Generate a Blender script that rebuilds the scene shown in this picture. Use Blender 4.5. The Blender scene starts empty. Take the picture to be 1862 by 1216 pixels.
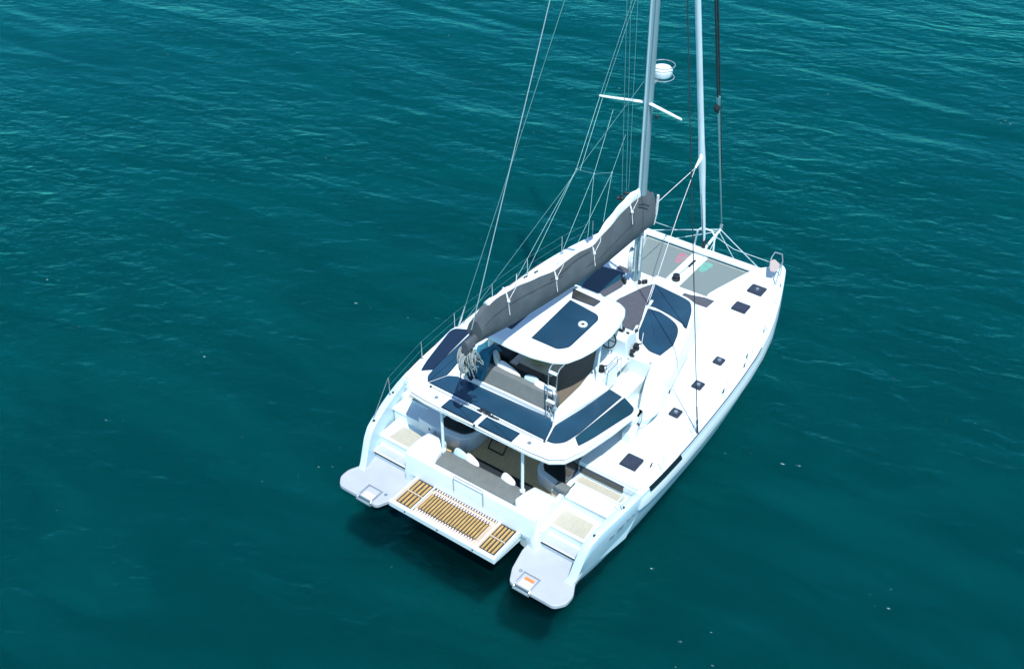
import bpy, bmesh, math, random
import numpy as np
from mathutils import Vector, Matrix
random.seed(7)
S = bpy.context.scene
COL = S.collection
R_ = math.radians

# ------------------------------------------------------------------ camera, sky, sun
yaw, pitch, roll = R_(-36.03), R_(37.41), R_(-0.29)
cyw, syw, cp, sp = math.cos(yaw), math.sin(yaw), math.cos(pitch), math.sin(pitch)
fwd = Vector((syw*cp, cyw*cp, -sp)); rgt = Vector((cyw, -syw, 0)); upv = rgt.cross(fwd)
r2 = math.cos(roll)*rgt + math.sin(roll)*upv
u2 = -math.sin(roll)*rgt + math.cos(roll)*upv
cam = bpy.data.objects.new('camera', bpy.data.cameras.new('camera'))
COL.objects.link(cam); S.camera = cam
cam.matrix_world = Matrix(((r2.x, u2.x, -fwd.x, 12.061), (r2.y, u2.y, -fwd.y, -13.530),
                           (r2.z, u2.z, -fwd.z, 20.634), (0, 0, 0, 1)))
cam.data.sensor_width = 36.0; cam.data.sensor_fit = 'HORIZONTAL'
cam.data.lens = 1.947*1000/1862*36
cam.data.clip_start = 0.5; cam.data.clip_end = 6000

SUN_AZ, SUN_EL = R_(131.0), R_(63.0)         # azimuth from +y towards +x
w = bpy.data.worlds.new('World'); S.world = w; w.use_nodes = True
nt = w.node_tree; bg = nt.nodes['Background']
sky = nt.nodes.new('ShaderNodeTexSky'); sky.sky_type = 'NISHITA'; sky.sun_disc = False
sky.sun_elevation = SUN_EL; sky.sun_rotation = SUN_AZ
sky.air_density = 1.0; sky.dust_density = 0.0; sky.ozone_density = 3.0
nt.links.new(sky.outputs[0], bg.inputs[0]); bg.inputs[1].default_value = 0.13
sl = bpy.data.lights.new('sun', 'SUN'); sl.energy = 4.0; sl.angle = R_(0.5); sl.color = (1.0, 0.985, 0.95)
so = bpy.data.objects.new('sun', sl); COL.objects.link(so)
sd = Vector((math.cos(SUN_EL)*math.sin(SUN_AZ), math.cos(SUN_EL)*math.cos(SUN_AZ), math.sin(SUN_EL)))
so.rotation_euler = sd.to_track_quat('Z', 'Y').to_euler(); so.location = sd*60
S.view_settings.view_transform = 'Standard'; S.view_settings.look = 'None'
S.view_settings.exposure = 0.55; S.view_settings.gamma = 1.0

# ------------------------------------------------------------------ materials
def mat(name, base, rough=0.5, metal=0.0, spec=0.5, coat=0.0):
    m = bpy.data.materials.new(name); m.use_nodes = True
    b = m.node_tree.nodes['Principled BSDF']
    b.inputs['Base Color'].default_value = (*base, 1); b.inputs['Roughness'].default_value = rough
    b.inputs['Metallic'].default_value = metal; b.inputs['Specular IOR Level'].default_value = spec
    b.inputs['Coat Weight'].default_value = coat
    return m
def vary(m, scale, amount, detail=4.0, bump=0.0, bscale=None, stretch=(1, 1, 1)):
    """mottle a material's base colour with noise, and roughen its surface"""
    t = m.node_tree; b = t.nodes['Principled BSDF']; c = tuple(b.inputs['Base Color'].default_value)
    co = t.nodes.new('ShaderNodeTexCoord'); mp = t.nodes.new('ShaderNodeMapping'); mp.inputs['Scale'].default_value = stretch
    t.links.new(co.outputs['Object'], mp.inputs[0])
    n = t.nodes.new('ShaderNodeTexNoise'); n.inputs['Scale'].default_value = scale; n.inputs['Detail'].default_value = detail
    t.links.new(mp.outputs[0], n.inputs['Vector'])
    rp = t.nodes.new('ShaderNodeValToRGB')
    lo, hi = 1-amount, 1+amount*0.6
    rp.color_ramp.elements[0].position = 0.3; rp.color_ramp.elements[1].position = 0.7
    rp.color_ramp.elements[0].color = (c[0]*lo, c[1]*lo, c[2]*lo, 1)
    rp.color_ramp.elements[1].color = (min(c[0]*hi, 1), min(c[1]*hi, 1), min(c[2]*hi, 1), 1)
    t.links.new(n.outputs['Fac'], rp.inputs[0]); t.links.new(rp.outputs[0], b.inputs['Base Color'])
    if bump:
        n2 = t.nodes.new('ShaderNodeTexNoise'); n2.inputs['Scale'].default_value = bscale or scale*3
        t.links.new(mp.outputs[0], n2.inputs['Vector'])
        bp = t.nodes.new('ShaderNodeBump'); bp.inputs['Strength'].default_value = 0.5; bp.inputs['Distance'].default_value = bump
        t.links.new(n2.outputs['Fac'], bp.inputs['Height']); t.links.new(bp.outputs[0], b.inputs['Normal'])
    return m
M = {}
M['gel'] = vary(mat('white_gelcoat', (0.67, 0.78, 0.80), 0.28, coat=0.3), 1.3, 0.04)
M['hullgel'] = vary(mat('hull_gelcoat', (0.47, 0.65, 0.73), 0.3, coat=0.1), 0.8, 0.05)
M['deck'] = vary(mat('nonskid_deck', (0.67, 0.78, 0.80), 0.55), 2.2, 0.05, bump=0.002, bscale=60)
M['plat'] = vary(mat('platform_nonskid', (0.385, 0.425, 0.475), 0.6), 3, 0.05, bump=0.002, bscale=60)
M['beige'] = vary(mat('beige_decking', (0.42, 0.405, 0.335), 0.65), 4, 0.08, stretch=(6, 1, 1))
M['flyfloor'] = vary(mat('flybridge_decking', (0.14, 0.115, 0.085), 0.6), 3, 0.15, stretch=(8, 1, 1))
M['cockpitfloor'] = vary(mat('cockpit_decking', (0.60, 0.44, 0.24), 0.6), 3, 0.15, stretch=(8, 1, 1))
M['teak'] = vary(mat('teak', (0.46, 0.30, 0.10), 0.5), 5, 0.3, stretch=(6, 1, 1))
M['teakpale'] = vary(mat('weathered_teak', (0.50, 0.40, 0.29), 0.6), 5, 0.15, stretch=(6, 1, 1))
M['stud'] = mat('pale_slat_ends', (0.66, 0.57, 0.54), 0.5)
M['solar'] = vary(mat('solar_panel', (0.013, 0.053, 0.098), 0.2, spec=0.6), 0.8, 0.3)  # uneven sky glare is put into the colour as noise
M['solar2'] = vary(mat('solar_panel_teal', (0.007, 0.050, 0.082), 0.2, spec=0.6), 0.8, 0.3)  # same painted sky-glare mottle on a tealer base
M['edge'] = mat('panel_edge', (0.006, 0.02, 0.05), 0.4)
M['pad'] = vary(mat('grey_pad', (0.068, 0.078, 0.098), 0.85), 6, 0.1, bump=0.004, bscale=30)
M['bag'] = vary(mat('sail_bag_canvas', (0.068, 0.088, 0.10), 0.9), 2.0, 0.2, bump=0.02, bscale=4)
M['bagdark'] = mat('bag_seam_tape', (0.03, 0.036, 0.045), 0.9)
M['sail'] = vary(mat('sailcloth', (0.74, 0.78, 0.8), 0.7), 3, 0.08, bump=0.02, bscale=8)
M['jib'] = vary(mat('furled_sailcloth', (0.58, 0.72, 0.76), 0.6), 4, 0.1, bump=0.01, bscale=6, stretch=(1, 1, 0.3))
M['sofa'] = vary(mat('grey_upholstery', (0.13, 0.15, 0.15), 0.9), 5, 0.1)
M['sofashade'] = vary(mat('dark_shaded_upholstery', (0.007, 0.016, 0.02), 0.85), 5, 0.1)  # shade on the covered seats is painted into this near-black base
M['glass'] = mat('dark_glass', (0.006, 0.012, 0.016), 0.08)
M['hatch'] = vary(mat('smoked_hatch', (0.035, 0.045, 0.07), 0.15), 6, 0.2)
M['frame'] = mat('hatch_frame', (0.02, 0.03, 0.05), 0.4)
M['smoked'] = vary(mat('brown_smoked_glass', (0.06, 0.07, 0.07), 0.2), 2, 0.4)
M['alu'] = vary(mat('anodised_mast', (0.20, 0.31, 0.35), 0.45, metal=0.15), 1.5, 0.08)
M['spar'] = mat('white_spar', (0.62, 0.74, 0.78), 0.4)
M['steel'] = mat('stainless_steel', (0.5, 0.58, 0.6), 0.25, metal=0.75)
M['wire'] = mat('rigging_wire', (0.12, 0.30, 0.32), 0.4, metal=0.3)
M['palewire'] = mat('pale_wire', (0.42, 0.60, 0.62), 0.5)
M['liftwire'] = mat('topping_lift_wire', (0.22, 0.34, 0.36), 0.5)
M['greenwire'] = mat('teal_line', (0.20, 0.42, 0.42), 0.6)
M['black'] = mat('black_plastic', (0.012, 0.015, 0.02), 0.45)
M['rope'] = vary(mat('white_rope', (0.6, 0.64, 0.64), 0.9), 20, 0.3)
M['ropedark'] = mat('dark_rope', (0.006, 0.016, 0.022), 0.9)
M['heap'] = vary(mat('bunched_grey_rope', (0.30, 0.35, 0.35), 0.9), 14, 0.4)
M['net'] = None
M['cwhite'] = vary(mat('white_cushion', (0.68, 0.70, 0.72), 0.9), 9, 0.06)
M['ccyan'] = vary(mat('pale_cyan_cushion', (0.42, 0.62, 0.68), 0.9), 9, 0.08)
M['cgrey'] = vary(mat('pale_grey_cushion', (0.38, 0.43, 0.43), 0.9), 9, 0.08)
M['teal'] = vary(mat('teal_cloth', (0.01, 0.13, 0.2), 0.9), 5, 0.3)
M['charcoal'] = mat('charcoal_cloth', (0.01, 0.015, 0.03), 0.9)
M['tabletop'] = vary(mat('pale_wood_table', (0.42, 0.37, 0.28), 0.5), 4, 0.15)
M['olive'] = vary(mat('olive_bowl', (0.28, 0.28, 0.12), 0.5), 6, 0.2)
M['tan'] = mat('tan_wood', (0.42, 0.37, 0.35), 0.6)
M['orange'] = mat('orange_plastic', (0.75, 0.22, 0.06), 0.5)
def blotch(name, c):
    """faded print: the colour comes and goes over the net's own grey"""
    m = mat(name, c, 0.9); t = m.node_tree; b = t.nodes['Principled BSDF']
    co = t.nodes.new('ShaderNodeTexCoord'); n = t.nodes.new('ShaderNodeTexNoise'); n.inputs['Scale'].default_value = 5; n.inputs['Detail'].default_value = 5
    t.links.new(co.outputs['Object'], n.inputs['Vector']); r = t.nodes.new('ShaderNodeValToRGB')
    r.color_ramp.elements[0].position = .38; r.color_ramp.elements[1].position = .66
    r.color_ramp.elements[0].color = (*c, 1); r.color_ramp.elements[1].color = (.18, .235, .235, 1)
    t.links.new(n.outputs['Fac'], r.inputs[0]); t.links.new(r.outputs[0], b.inputs['Base Color']); return m
M['red'] = blotch('red_print', (0.42, 0.12, 0.18))
M['green'] = blotch('green_print', (0.10, 0.38, 0.30))
M['logo'] = mat('grey_lettering', (0.22, 0.31, 0.38), 0.5)
M['antifoul'] = mat('antifouling', (0.004, 0.02, 0.025), 0.8)
M['gapshade'] = mat('gap_and_shade_dark', (0.02, 0.025, 0.035), 0.7)
def net_mat():
    m = mat('trampoline_net', (0.18, 0.235, 0.235), 0.9); t = m.node_tree
    b = t.nodes['Principled BSDF']; b.inputs['Alpha'].default_value = 0.86
    return m
M['net'] = net_mat()

# ------------------------------------------------------------------ mesh helpers
class MB:
    def __init__(s): s.v = []; s.f = []
    def add(s, vs, fs):
        o = len(s.v); s.v += [tuple(map(float, p)) for p in vs]; s.f += [tuple(i+o for i in f) for f in fs]; return s
    def box(s, x0, x1, y0, y1, z0, z1):
        return s.prism([(x0, y0), (x1, y0), (x1, y1), (x0, y1)], z0, z1)
    def prism(s, poly, z0, z1, inset=0.0):
        """extruded plan outline (counter-clockwise or not); z may be a function of (x, y)"""
        a = sum(poly[i][0]*poly[(i+1) % len(poly)][1]-poly[(i+1) % len(poly)][0]*poly[i][1] for i in range(len(poly)))
        if a < 0: poly = poly[::-1]
        n = len(poly); f0 = z0 if callable(z0) else (lambda x, y: z0); f1 = z1 if callable(z1) else (lambda x, y: z1)
        vs = [(x, y, f0(x, y)) for x, y in poly]+[(x, y, f1(x, y)) for x, y in poly]
        fs = [tuple(range(n-1, -1, -1)), tuple(range(n, 2*n))]+[(i, (i+1) % n, n+(i+1) % n, n+i) for i in range(n)]
        return s.add(vs, fs)
    def loft(s, rings, closed=True, caps=True):
        n = len(rings[0]); vs = [p for r in rings for p in r]; fs = []
        for k in range(len(rings)-1):
            for i in range(n if closed else n-1):
                j = (i+1) % n; fs.append((k*n+i, k*n+j, (k+1)*n+j, (k+1)*n+i))
        if caps and closed:
            fs.append(tuple(range(n-1, -1, -1))); fs.append(tuple((len(rings)-1)*n+i for i in range(n)))
        return s.add(vs, fs)
    def tube(s, path, r, n=8, caps=True):
        P = [Vector(p) for p in path]; rings = []
        rr = r if hasattr(r, '__len__') else [r]*len(P)
        ref = None
        for i, p in enumerate(P):
            d = (P[min(i+1, len(P)-1)]-P[max(i-1, 0)]).normalized()
            if ref is None: ref = Vector((0, 0, 1)) if abs(d.z) < 0.9 else Vector((0, 1, 0))
            a = d.cross(ref).normalized(); b = a.cross(d).normalized(); ref = b
            rings.append([p+(a*math.cos(t)+b*math.sin(t))*rr[i] for t in (2*math.pi*k/n for k in range(n))])
        return s.loft(rings, True, caps)
    def disc(s, c, r, z0, z1, n=20, squash=1.0):
        return s.prism([(c[0]+r*math.cos(2*math.pi*k/n), c[1]+r*squash*math.sin(2*math.pi*k/n)) for k in range(n)], z0, z1)
    def torus(s, c, R, r, axis=(0, 0, 1), n=24, m=8):
        q = Vector((0, 0, 1)).rotation_difference(Vector(axis)); vs = []; fs = []
        for i in range(n):
            for j in range(m):
                a, b = 2*math.pi*i/n, 2*math.pi*j/m
                vs.append(Vector(c)+q @ Vector(((R+r*math.cos(b))*math.cos(a), (R+r*math.cos(b))*math.sin(a), r*math.sin(b))))
                fs.append((i*m+j, ((i+1) % n)*m+j, ((i+1) % n)*m+(j+1) % m, i*m+(j+1) % m))
        return s.add(vs, fs)
    def ball(s, c, r, n=12, m=8):
        r = r if hasattr(r, '__len__') else (r, r, r)
        rings = [[(c[0]+r[0]*math.sin(t)*math.cos(2*math.pi*k/n), c[1]+r[1]*math.sin(t)*math.sin(2*math.pi*k/n), c[2]-r[2]*math.cos(t))
                  for k in range(n)] for t in [math.pi*(i+0.15)/(m+0.3) for i in range(m+1)]]
        return s.loft(rings)
    def mirrored(s):
        o = MB(); o.v = [(-x, y, z) for x, y, z in s.v]; o.f = [tuple(reversed(f)) for f in s.f]; return o

def obj(name, mb, m, parent=None, bevel=0.0, angle=35, segs=2):
    me = bpy.data.meshes.new(name); me.from_pydata(mb.v, [], mb.f); me.validate(); me.update()
    bm = bmesh.new(); bm.from_mesh(me); bmesh.ops.recalc_face_normals(bm, faces=bm.faces); bm.to_mesh(me); bm.free()
    for p in me.polygons: p.use_smooth = True
    me.set_sharp_from_angle(angle=R_(angle))
    o = bpy.data.objects.new(name, me); COL.objects.link(o)
    me.materials.append(M[m] if isinstance(m, str) else m)
    if parent is not None: o.parent = parent
    if bevel:
        b = o.modifiers.new('bevel', 'BEVEL'); b.width = bevel; b.segments = segs; b.limit_method = 'ANGLE'; b.angle_limit = R_(40)
        b.harden_normals = True
    return o
def thing(name, label, cat, loc=(0, 0, 0), group=None):
    o = bpy.data.objects.new(name, None); COL.objects.link(o); o.location = loc
    o['label'] = label; o['category'] = cat
    if group: o['group'] = group
    return o
def tag(o, label, cat, group=None):
    o['label'] = label; o['category'] = cat
    if group: o['group'] = group
    return o
def cr(xs, ys):
    """smooth (monotone cubic) interpolation through control points"""
    xs = np.array(xs, float); ys = np.array(ys, float); h = np.diff(xs); d = np.diff(ys)/h
    m = np.zeros(len(xs)); m[0], m[-1] = d[0], d[-1]
    for i in range(1, len(xs)-1):
        m[i] = 0 if d[i-1]*d[i] <= 0 else 2*d[i-1]*d[i]/(d[i-1]+d[i])
    def f(x):
        x = min(max(x, xs[0]), xs[-1]); k = min(int(np.searchsorted(xs, x, 'right'))-1, len(h)-1); t = (x-xs[k])/h[k]
        return float((2*t**3-3*t*t+1)*ys[k]+(t**3-2*t*t+t)*h[k]*m[k]+(-2*t**3+3*t*t)*ys[k+1]+(t**3-t*t)*h[k]*m[k+1])
    return f
def rounded(poly, r, n=5):
    """round the corners of a plan outline; r one number or one per corner"""
    out = []; N = len(poly)
    for i in range(N):
        p = Vector(poly[i]); a = Vector(poly[i-1]); b = Vector(poly[(i+1) % N])
        rr = r[i] if hasattr(r, '__len__') else r
        if rr <= 0: out.append(tuple(p)); continue
        da, db = (a-p), (b-p); k = min(rr, da.length*0.48, db.length*0.48)
        s, e = p+da.normalized()*k, p+db.normalized()*k
        for j in range(n+1):
            t = j/n; out.append(tuple(s*(1-t)**2+p*2*t*(1-t)+e*t*t))
    return out
def mir(poly): return [(-x, y) for x, y in poly]
def inset(poly, d):
    """shrink a plan outline towards its inside by d"""
    a = sum(poly[i][0]*poly[(i+1) % len(poly)][1]-poly[(i+1) % len(poly)][0]*poly[i][1] for i in range(len(poly)))
    if a < 0: poly = poly[::-1]
    out = []; N = len(poly)
    for i in range(N):
        p = Vector(poly[i]); e1 = (p-Vector(poly[i-1])).normalized(); e2 = (Vector(poly[(i+1) % N])-p).normalized()
        n1 = Vector((-e1.y, e1.x)); n2 = Vector((-e2.y, e2.x)); k = n1+n2
        k = k/max(k.length_squared/2, 0.3)
        out.append(tuple(p+k*d))
    return out

# ------------------------------------------------------------------ the sea
def sea_sheet(name, z, L=1500):
    me = bpy.data.meshes.new(name); me.from_pydata([(-L, -L, z), (L, -L, z), (L, L, z), (-L, L, z)], [], [(0, 1, 2, 3)])
    o = bpy.data.objects.new(name, me); COL.objects.link(o); o['kind'] = 'structure'; return o
def water():
    # clear upper water: reflects the sky, scatters a little, lets the rest of the light through to the deep water below
    o = sea_sheet('water', 0.0)
    m = bpy.data.materials.new('sea_surface'); m.use_nodes = True; t = m.node_tree; t.nodes.clear()
    out = t.nodes.new('ShaderNodeOutputMaterial')
    geo = t.nodes.new('ShaderNodeNewGeometry')
    def noise(scale, rot, st, detail, rough=0.5, dist=0.0):
        mp = t.nodes.new('ShaderNodeMapping'); mp.vector_type = 'TEXTURE'; mp.inputs['Rotation'].default_value = (0, 0, R_(rot)); mp.inputs['Scale'].default_value = (st, 1, 1)
        t.links.new(geo.outputs['Position'], mp.inputs[0])
        n = t.nodes.new('ShaderNodeTexNoise'); n.inputs['Scale'].default_value = scale; n.inputs['Detail'].default_value = detail
        n.inputs['Roughness'].default_value = rough; n.inputs['Distortion'].default_value = dist
        t.links.new(mp.outputs[0], n.inputs['Vector']); return n.outputs['Fac']
    def math_(op, a, bb):
        n = t.nodes.new('ShaderNodeMath'); n.operation = op
        for i, q in enumerate((a, bb)):
            if isinstance(q, (int, float)): n.inputs[i].default_value = q
            else: t.links.new(q, n.inputs[i])
        return n.outputs[0]
    # long low crests at 5 degrees from +x, shorter chop and ripples turned a little from them
    swell = noise(0.30, 1, 3.4, 1.5, 0.4, 0.7)
    chop = noise(1.15, 14, 2.0, 2, 0.45, 0.5)
    rip = noise(3.2, 33, 1.7, 3, 0.55, 0.2)
    calm = noise(0.07, 10, 2.0, 2)                      # cat's paws: calmer and rougher patches
    rough = math_('MULTIPLY', math_('SUBTRACT', calm, 0.2), 2.2)
    h = math_('ADD', math_('MULTIPLY', swell, 0.40), math_('MULTIPLY', rough, math_('ADD', math_('MULTIPLY', chop, 0.21), math_('MULTIPLY', rip, 0.085))))
    # sparse pale flecks, gathered in loose patches
    spots = noise(7.0, 20, 2.2, 3, 0.6); patch = noise(0.45, 10, 2.0, 2)
    fleck = t.nodes.new('ShaderNodeMapRange'); fleck.inputs[1].default_value = 0.765; fleck.inputs[2].default_value = 0.84
    t.links.new(math_('ADD', spots, math_('MULTIPLY', math_('SUBTRACT', patch, 0.5), 0.42)), fleck.inputs[0])
    bp = t.nodes.new('ShaderNodeBump'); bp.inputs['Strength'].default_value = 1.0; bp.inputs['Distance'].default_value = 1.0
    t.links.new(h, bp.inputs['Height'])
    gl = t.nodes.new('ShaderNodeBsdfGlossy'); gl.inputs['Roughness'].default_value = 0.17; gl.inputs['Color'].default_value = (0.09, 0.68, 0.74, 1)
    df = t.nodes.new('ShaderNodeBsdfDiffuse'); df.inputs['Color'].default_value = (0.0003, 0.026, 0.028, 1)
    cl = noise(0.55, 8, 3.5, 4, 0.6, 0.8)               # milky streaks drawn out by the wind
    cr_ = t.nodes.new('ShaderNodeValToRGB'); cr_.color_ramp.elements[0].position = .42; cr_.color_ramp.elements[1].position = .75
    cr_.color_ramp.elements[0].color = (0.0002, 0.018, 0.020, 1); cr_.color_ramp.elements[1].color = (0.001, 0.085, 0.088, 1)
    t.links.new(cl, cr_.inputs[0]); t.links.new(cr_.outputs[0], df.inputs['Color'])
    tr = t.nodes.new('ShaderNodeBsdfTransparent'); tr.inputs['Color'].default_value = (0.9, 0.97, 1.0, 1)
    fr = t.nodes.new('ShaderNodeFresnel'); fr.inputs['IOR'].default_value = 1.33
    for n in (gl, df, fr): t.links.new(bp.outputs[0], n.inputs['Normal'])
    m1 = t.nodes.new('ShaderNodeMixShader'); m1.inputs[0].default_value = 0.80
    t.links.new(df.outputs[0], m1.inputs[1]); t.links.new(tr.outputs[0], m1.inputs[2])
    m2 = t.nodes.new('ShaderNodeMixShader'); t.links.new(fr.outputs[0], m2.inputs[0]); t.links.new(m1.outputs[0], m2.inputs[1]); t.links.new(gl.outputs[0], m2.inputs[2])
    fo = t.nodes.new('ShaderNodeBsdfDiffuse'); fo.inputs['Color'].default_value = (0.42, 0.62, 0.62, 1)
    m3 = t.nodes.new('ShaderNodeMixShader'); t.links.new(fleck.outputs[0], m3.inputs[0]); t.links.new(m2.outputs[0], m3.inputs[1]); t.links.new(fo.outputs[0], m3.inputs[2])
    t.links.new(m3.outputs[0], out.inputs[0]); o.data.materials.append(m)
    # deep water: the teal body of the sea, which takes the boat's soft shadow
    d = sea_sheet('water_depths', -3.2)
    m = bpy.data.materials.new('deep_water'); m.use_nodes = True; t = m.node_tree; b = t.nodes['Principled BSDF']
    b.inputs['Base Color'].default_value = (0.0002, 0.057, 0.060, 1); b.inputs['Roughness'].default_value = 1.0; b.inputs['Specular IOR Level'].default_value = 0.0
    b.inputs['Subsurface Weight'].default_value = 1.0; b.inputs['Subsurface Radius'].default_value = (0.5, 1.0, 1.0); b.inputs['Subsurface Scale'].default_value = 6.0
    d.data.materials.append(m)
water()

# ------------------------------------------------------------------ the catamaran (x starboard, y towards the bows, z up from the waterline)
BOAT = thing('catamaran', 'large white sailing catamaran with blue solar panels lying alone on the teal sea', 'sailing catamaran')
DZ = 1.86
xs = cr([.72, .85, 1.0, 1.15, 1.35, 1.7, 2.3, 3.0, 4.2, 5.5, 7.3, 9.2, 10.7, 12.0, 12.8, 13.4, 13.7, 13.85, 13.92],
        [3.41, 3.46, 3.49, 3.52, 3.56, 3.62, 3.74, 3.84, 3.95, 3.99, 3.97, 3.87, 3.66, 3.33, 3.08, 2.87, 2.76, 2.69, 2.62])
zs = cr([.72, .85, 1.0, 1.15, 1.35, 1.7, 2.3, 3.0, 4.2, 7.3, 10.7, 13.0, 13.92],
        [.40, .52, .85, 1.15, 1.36, 1.48, 1.60, 1.70, 1.76, 1.82, 1.9, 1.97, 2.0])
xw = cr([.72, 1.0, 2.0, 4, 7, 9.5, 12, 13.5, 13.92], [3.2, 3.26, 3.40, 3.53, 3.56, 3.42, 3.02, 2.68, 2.58])
xwi = cr([.72, 4, 8, 10, 12, 13.5, 13.92], [2.15, 1.95, 1.92, 2.05, 2.3, 2.5, 2.56])
xin = cr([.72, 2.0, 10.9, 11.2, 12.0, 12.8, 13.3, 13.6, 13.8, 13.92], [2.0, 1.95, 1.5, 1.36, 1.56, 1.80, 1.97, 2.28, 2.42, 2.54])
YS = [.72, .85, 1.0, 1.15, 1.35, 1.55, 1.8, 2.1, 2.5, 2.9, 3.4, 4, 5, 6, 7, 8, 9, 9.8, 10.6, 11.3, 12, 12.5, 12.9, 13.2, 13.5, 13.7, 13.82, 13.92]
def hull():
    mb = MB(); rings = []
    for y in YS:
        X, Z, W, WI, I = xs(y), zs(y), xw(y), xwi(y), xin(y)
        iz = 0.20 if y < 3.0 else (Z-0.03 if y > 11 else 0.9)
        bulw = 0.22 if y < 3.3 else 0.05
        zf = 0.22 if y < 3.1 else Z-0.25
        ring = [(X-bulw, y, zf), (X-bulw, y, Z-.015), (X-bulw+.02, y, Z), (X-.05, y, Z), (X-.012, y, Z-.015), (X, y, Z-.06)]
        for k in (.25, .5, .75):                       # topsides, a little hollow
            ring.append((X+(W-X)*(k**1.35), y, (Z-.06)*(1-k)))
        c = (W+WI)/2
        ring += [(W, y, 0), (W-.02, y, -.04), (WI+.02, y, -.04), (WI, y, 0), (I*.5+WI*.5, y, iz*.6), (I, y, iz)]
        rings.append(ring)
    return mb.loft(rings)
def bottom():
    rings = []
    for y in YS:
        W, WI = xw(y), xwi(y); c = (W+WI)/2
        rings.append([(W-.03, y, -.03), (W-.10*(W-c)/.6, y, -.3), (c, y, -.7), (WI+.10*(c-WI)/.6, y, -.3), (WI+.03, y, -.03)])
    return MB().loft(rings)
def moulding():
    mb = MB(); rings = []
    for y in [3.10, 3.13, 3.2, 3.35, 3.6, 4, 5, 6, 7, 8, 9, 10, 11, 12, 12.6, 13.1, 13.4]:
        e = min(1, max(.05, (y-3.08)/.28))**.5*min(1, max(.08, (13.5-y)/2.5))
        X, Z = xs(y), zs(y)
        rings.append([(X-.06, y, Z-.03), (X-.02, y, Z-.015), (X+.02*e, y, Z-.22), (X+.045*e, y, Z-.43), (X+.03*e, y, Z-.47), (X-.06, y, Z-.56)])
    return mb.loft(rings)
def toe_rail(a, b, n, h=.03, off=-.03):
    mb = MB(); rings = []
    for k in range(n+1):
        y = a+(b-a)*k/n; X, Z = xs(y)+off, zs(y)
        rings.append([(X-.012, y, Z-.01), (X+.012, y, Z-.01), (X+.012, y, Z+h), (X-.012, y, Z+h)])
    return mb.loft(rings)
def hull_side_point(y, k, out=.006):
    X, Z, W = xs(y), zs(y), xw(y)
    return (X+(W-X)*(k**1.35)+out, y, (Z-.06)*(1-k))
for sgn in (1, -1):
    fix = (lambda q: q) if sgn == 1 else (lambda q: q.mirrored())
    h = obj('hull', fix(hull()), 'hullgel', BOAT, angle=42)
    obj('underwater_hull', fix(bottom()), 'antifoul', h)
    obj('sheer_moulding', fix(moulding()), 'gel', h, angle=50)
    obj('toe_rail', fix(toe_rail(4.75, 9.9, 30, .022)), 'pad', h)
    mb = MB(); rings = []
    for k in range(9):
        y = 3.42+1.4*k/8; X, Z = xs(y), zs(y)
        rings.append([(X-.035, y, Z-.005), (X+.0, y, Z-.005), (X+.045, y, Z-.11), (X+.03, y, Z-.12), (X-.035, y, Z-.06)])
    obj('hull_window', fix(mb.loft([[(x, y, z+.02) for x, y, z in r] for r in rings])), 'glass', h)
    if sgn == 1:                                       # worn lettering on the topsides, three small grey marks
        mb = MB()
        for y0, ln, k0, k1 in ((2.05, .16, .30, .42), (2.32, .22, .26, .40), (2.66, .12, .25, .34), (2.84, .1, .25, .33)):
            a, b, c, d = hull_side_point(y0, k1), hull_side_point(y0+ln, k1), hull_side_point(y0+ln, k0), hull_side_point(y0, k0)
            ins = [(p[0]-.02, p[1], p[2]) for p in (a, b, c, d)]
            mb.add([a, b, c, d]+ins, [(0, 1, 2, 3), (0, 4, 5, 1), (1, 5, 6, 2), (2, 6, 7, 3), (3, 7, 4, 0)])
        obj('lettering', mb, 'logo', h)

def both(name, f, m, parent=None, **kw):
    out = []
    for s in (1, -1):
        mb = f(); mb = mb if s == 1 else mb.mirrored()
        out.append(obj(name, mb, m, parent or BOAT, **kw))
    return out
# ---- decks
def deck():
    mb = MB()
    for s in (1, -1):
        rings = []
        for y in [3.1, 3.4, 3.8, 3.9, 3.95, 4.5, 5, 6, 7, 8, 9, 9.6, 10.2, 10.9, 11.1, 11.13, 11.3, 11.7, 12.1, 12.5, 12.9, 13.2, 13.5, 13.7, 13.82, 13.9]:
            xi = 2.0 if y <= 3.9 else (0.0 if y < 11.12 else xin(y)-.02)
            xo = xs(y)-.03; zo = zs(y); zc = zo+.05
            top = [(xi+(xo-xi)*k, y, zc+(zo-zc)*k**2.5) for k in (0, .25, .5, .75, .9, 1)]
            th = .3 if y < 11 else .22
            ring = top+[(xo, y, zo-.12), (xi, y, zo-th)]
            rings.append([(p[0]*s, p[1], p[2]) for p in ring])
        mb.loft(rings)
    return mb
DECK = obj('side_deck', deck(), 'deck', BOAT, angle=40)
for s in (1, -1):
    obj('foredeck_mat', MB().prism([(s*.72, 11.06), (s*1.66, 11.08), (s*1.62, 10.64), (s*.72, 10.6)], 1.88, 1.955), 'pad', DECK)
obj('anchor_locker', MB().prism(rounded([(-.5, 10.5), (.5, 10.5), (.42, 11.25), (-.42, 11.25)], .06), 1.7, 1.97), 'gel', DECK, bevel=.02)

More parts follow.
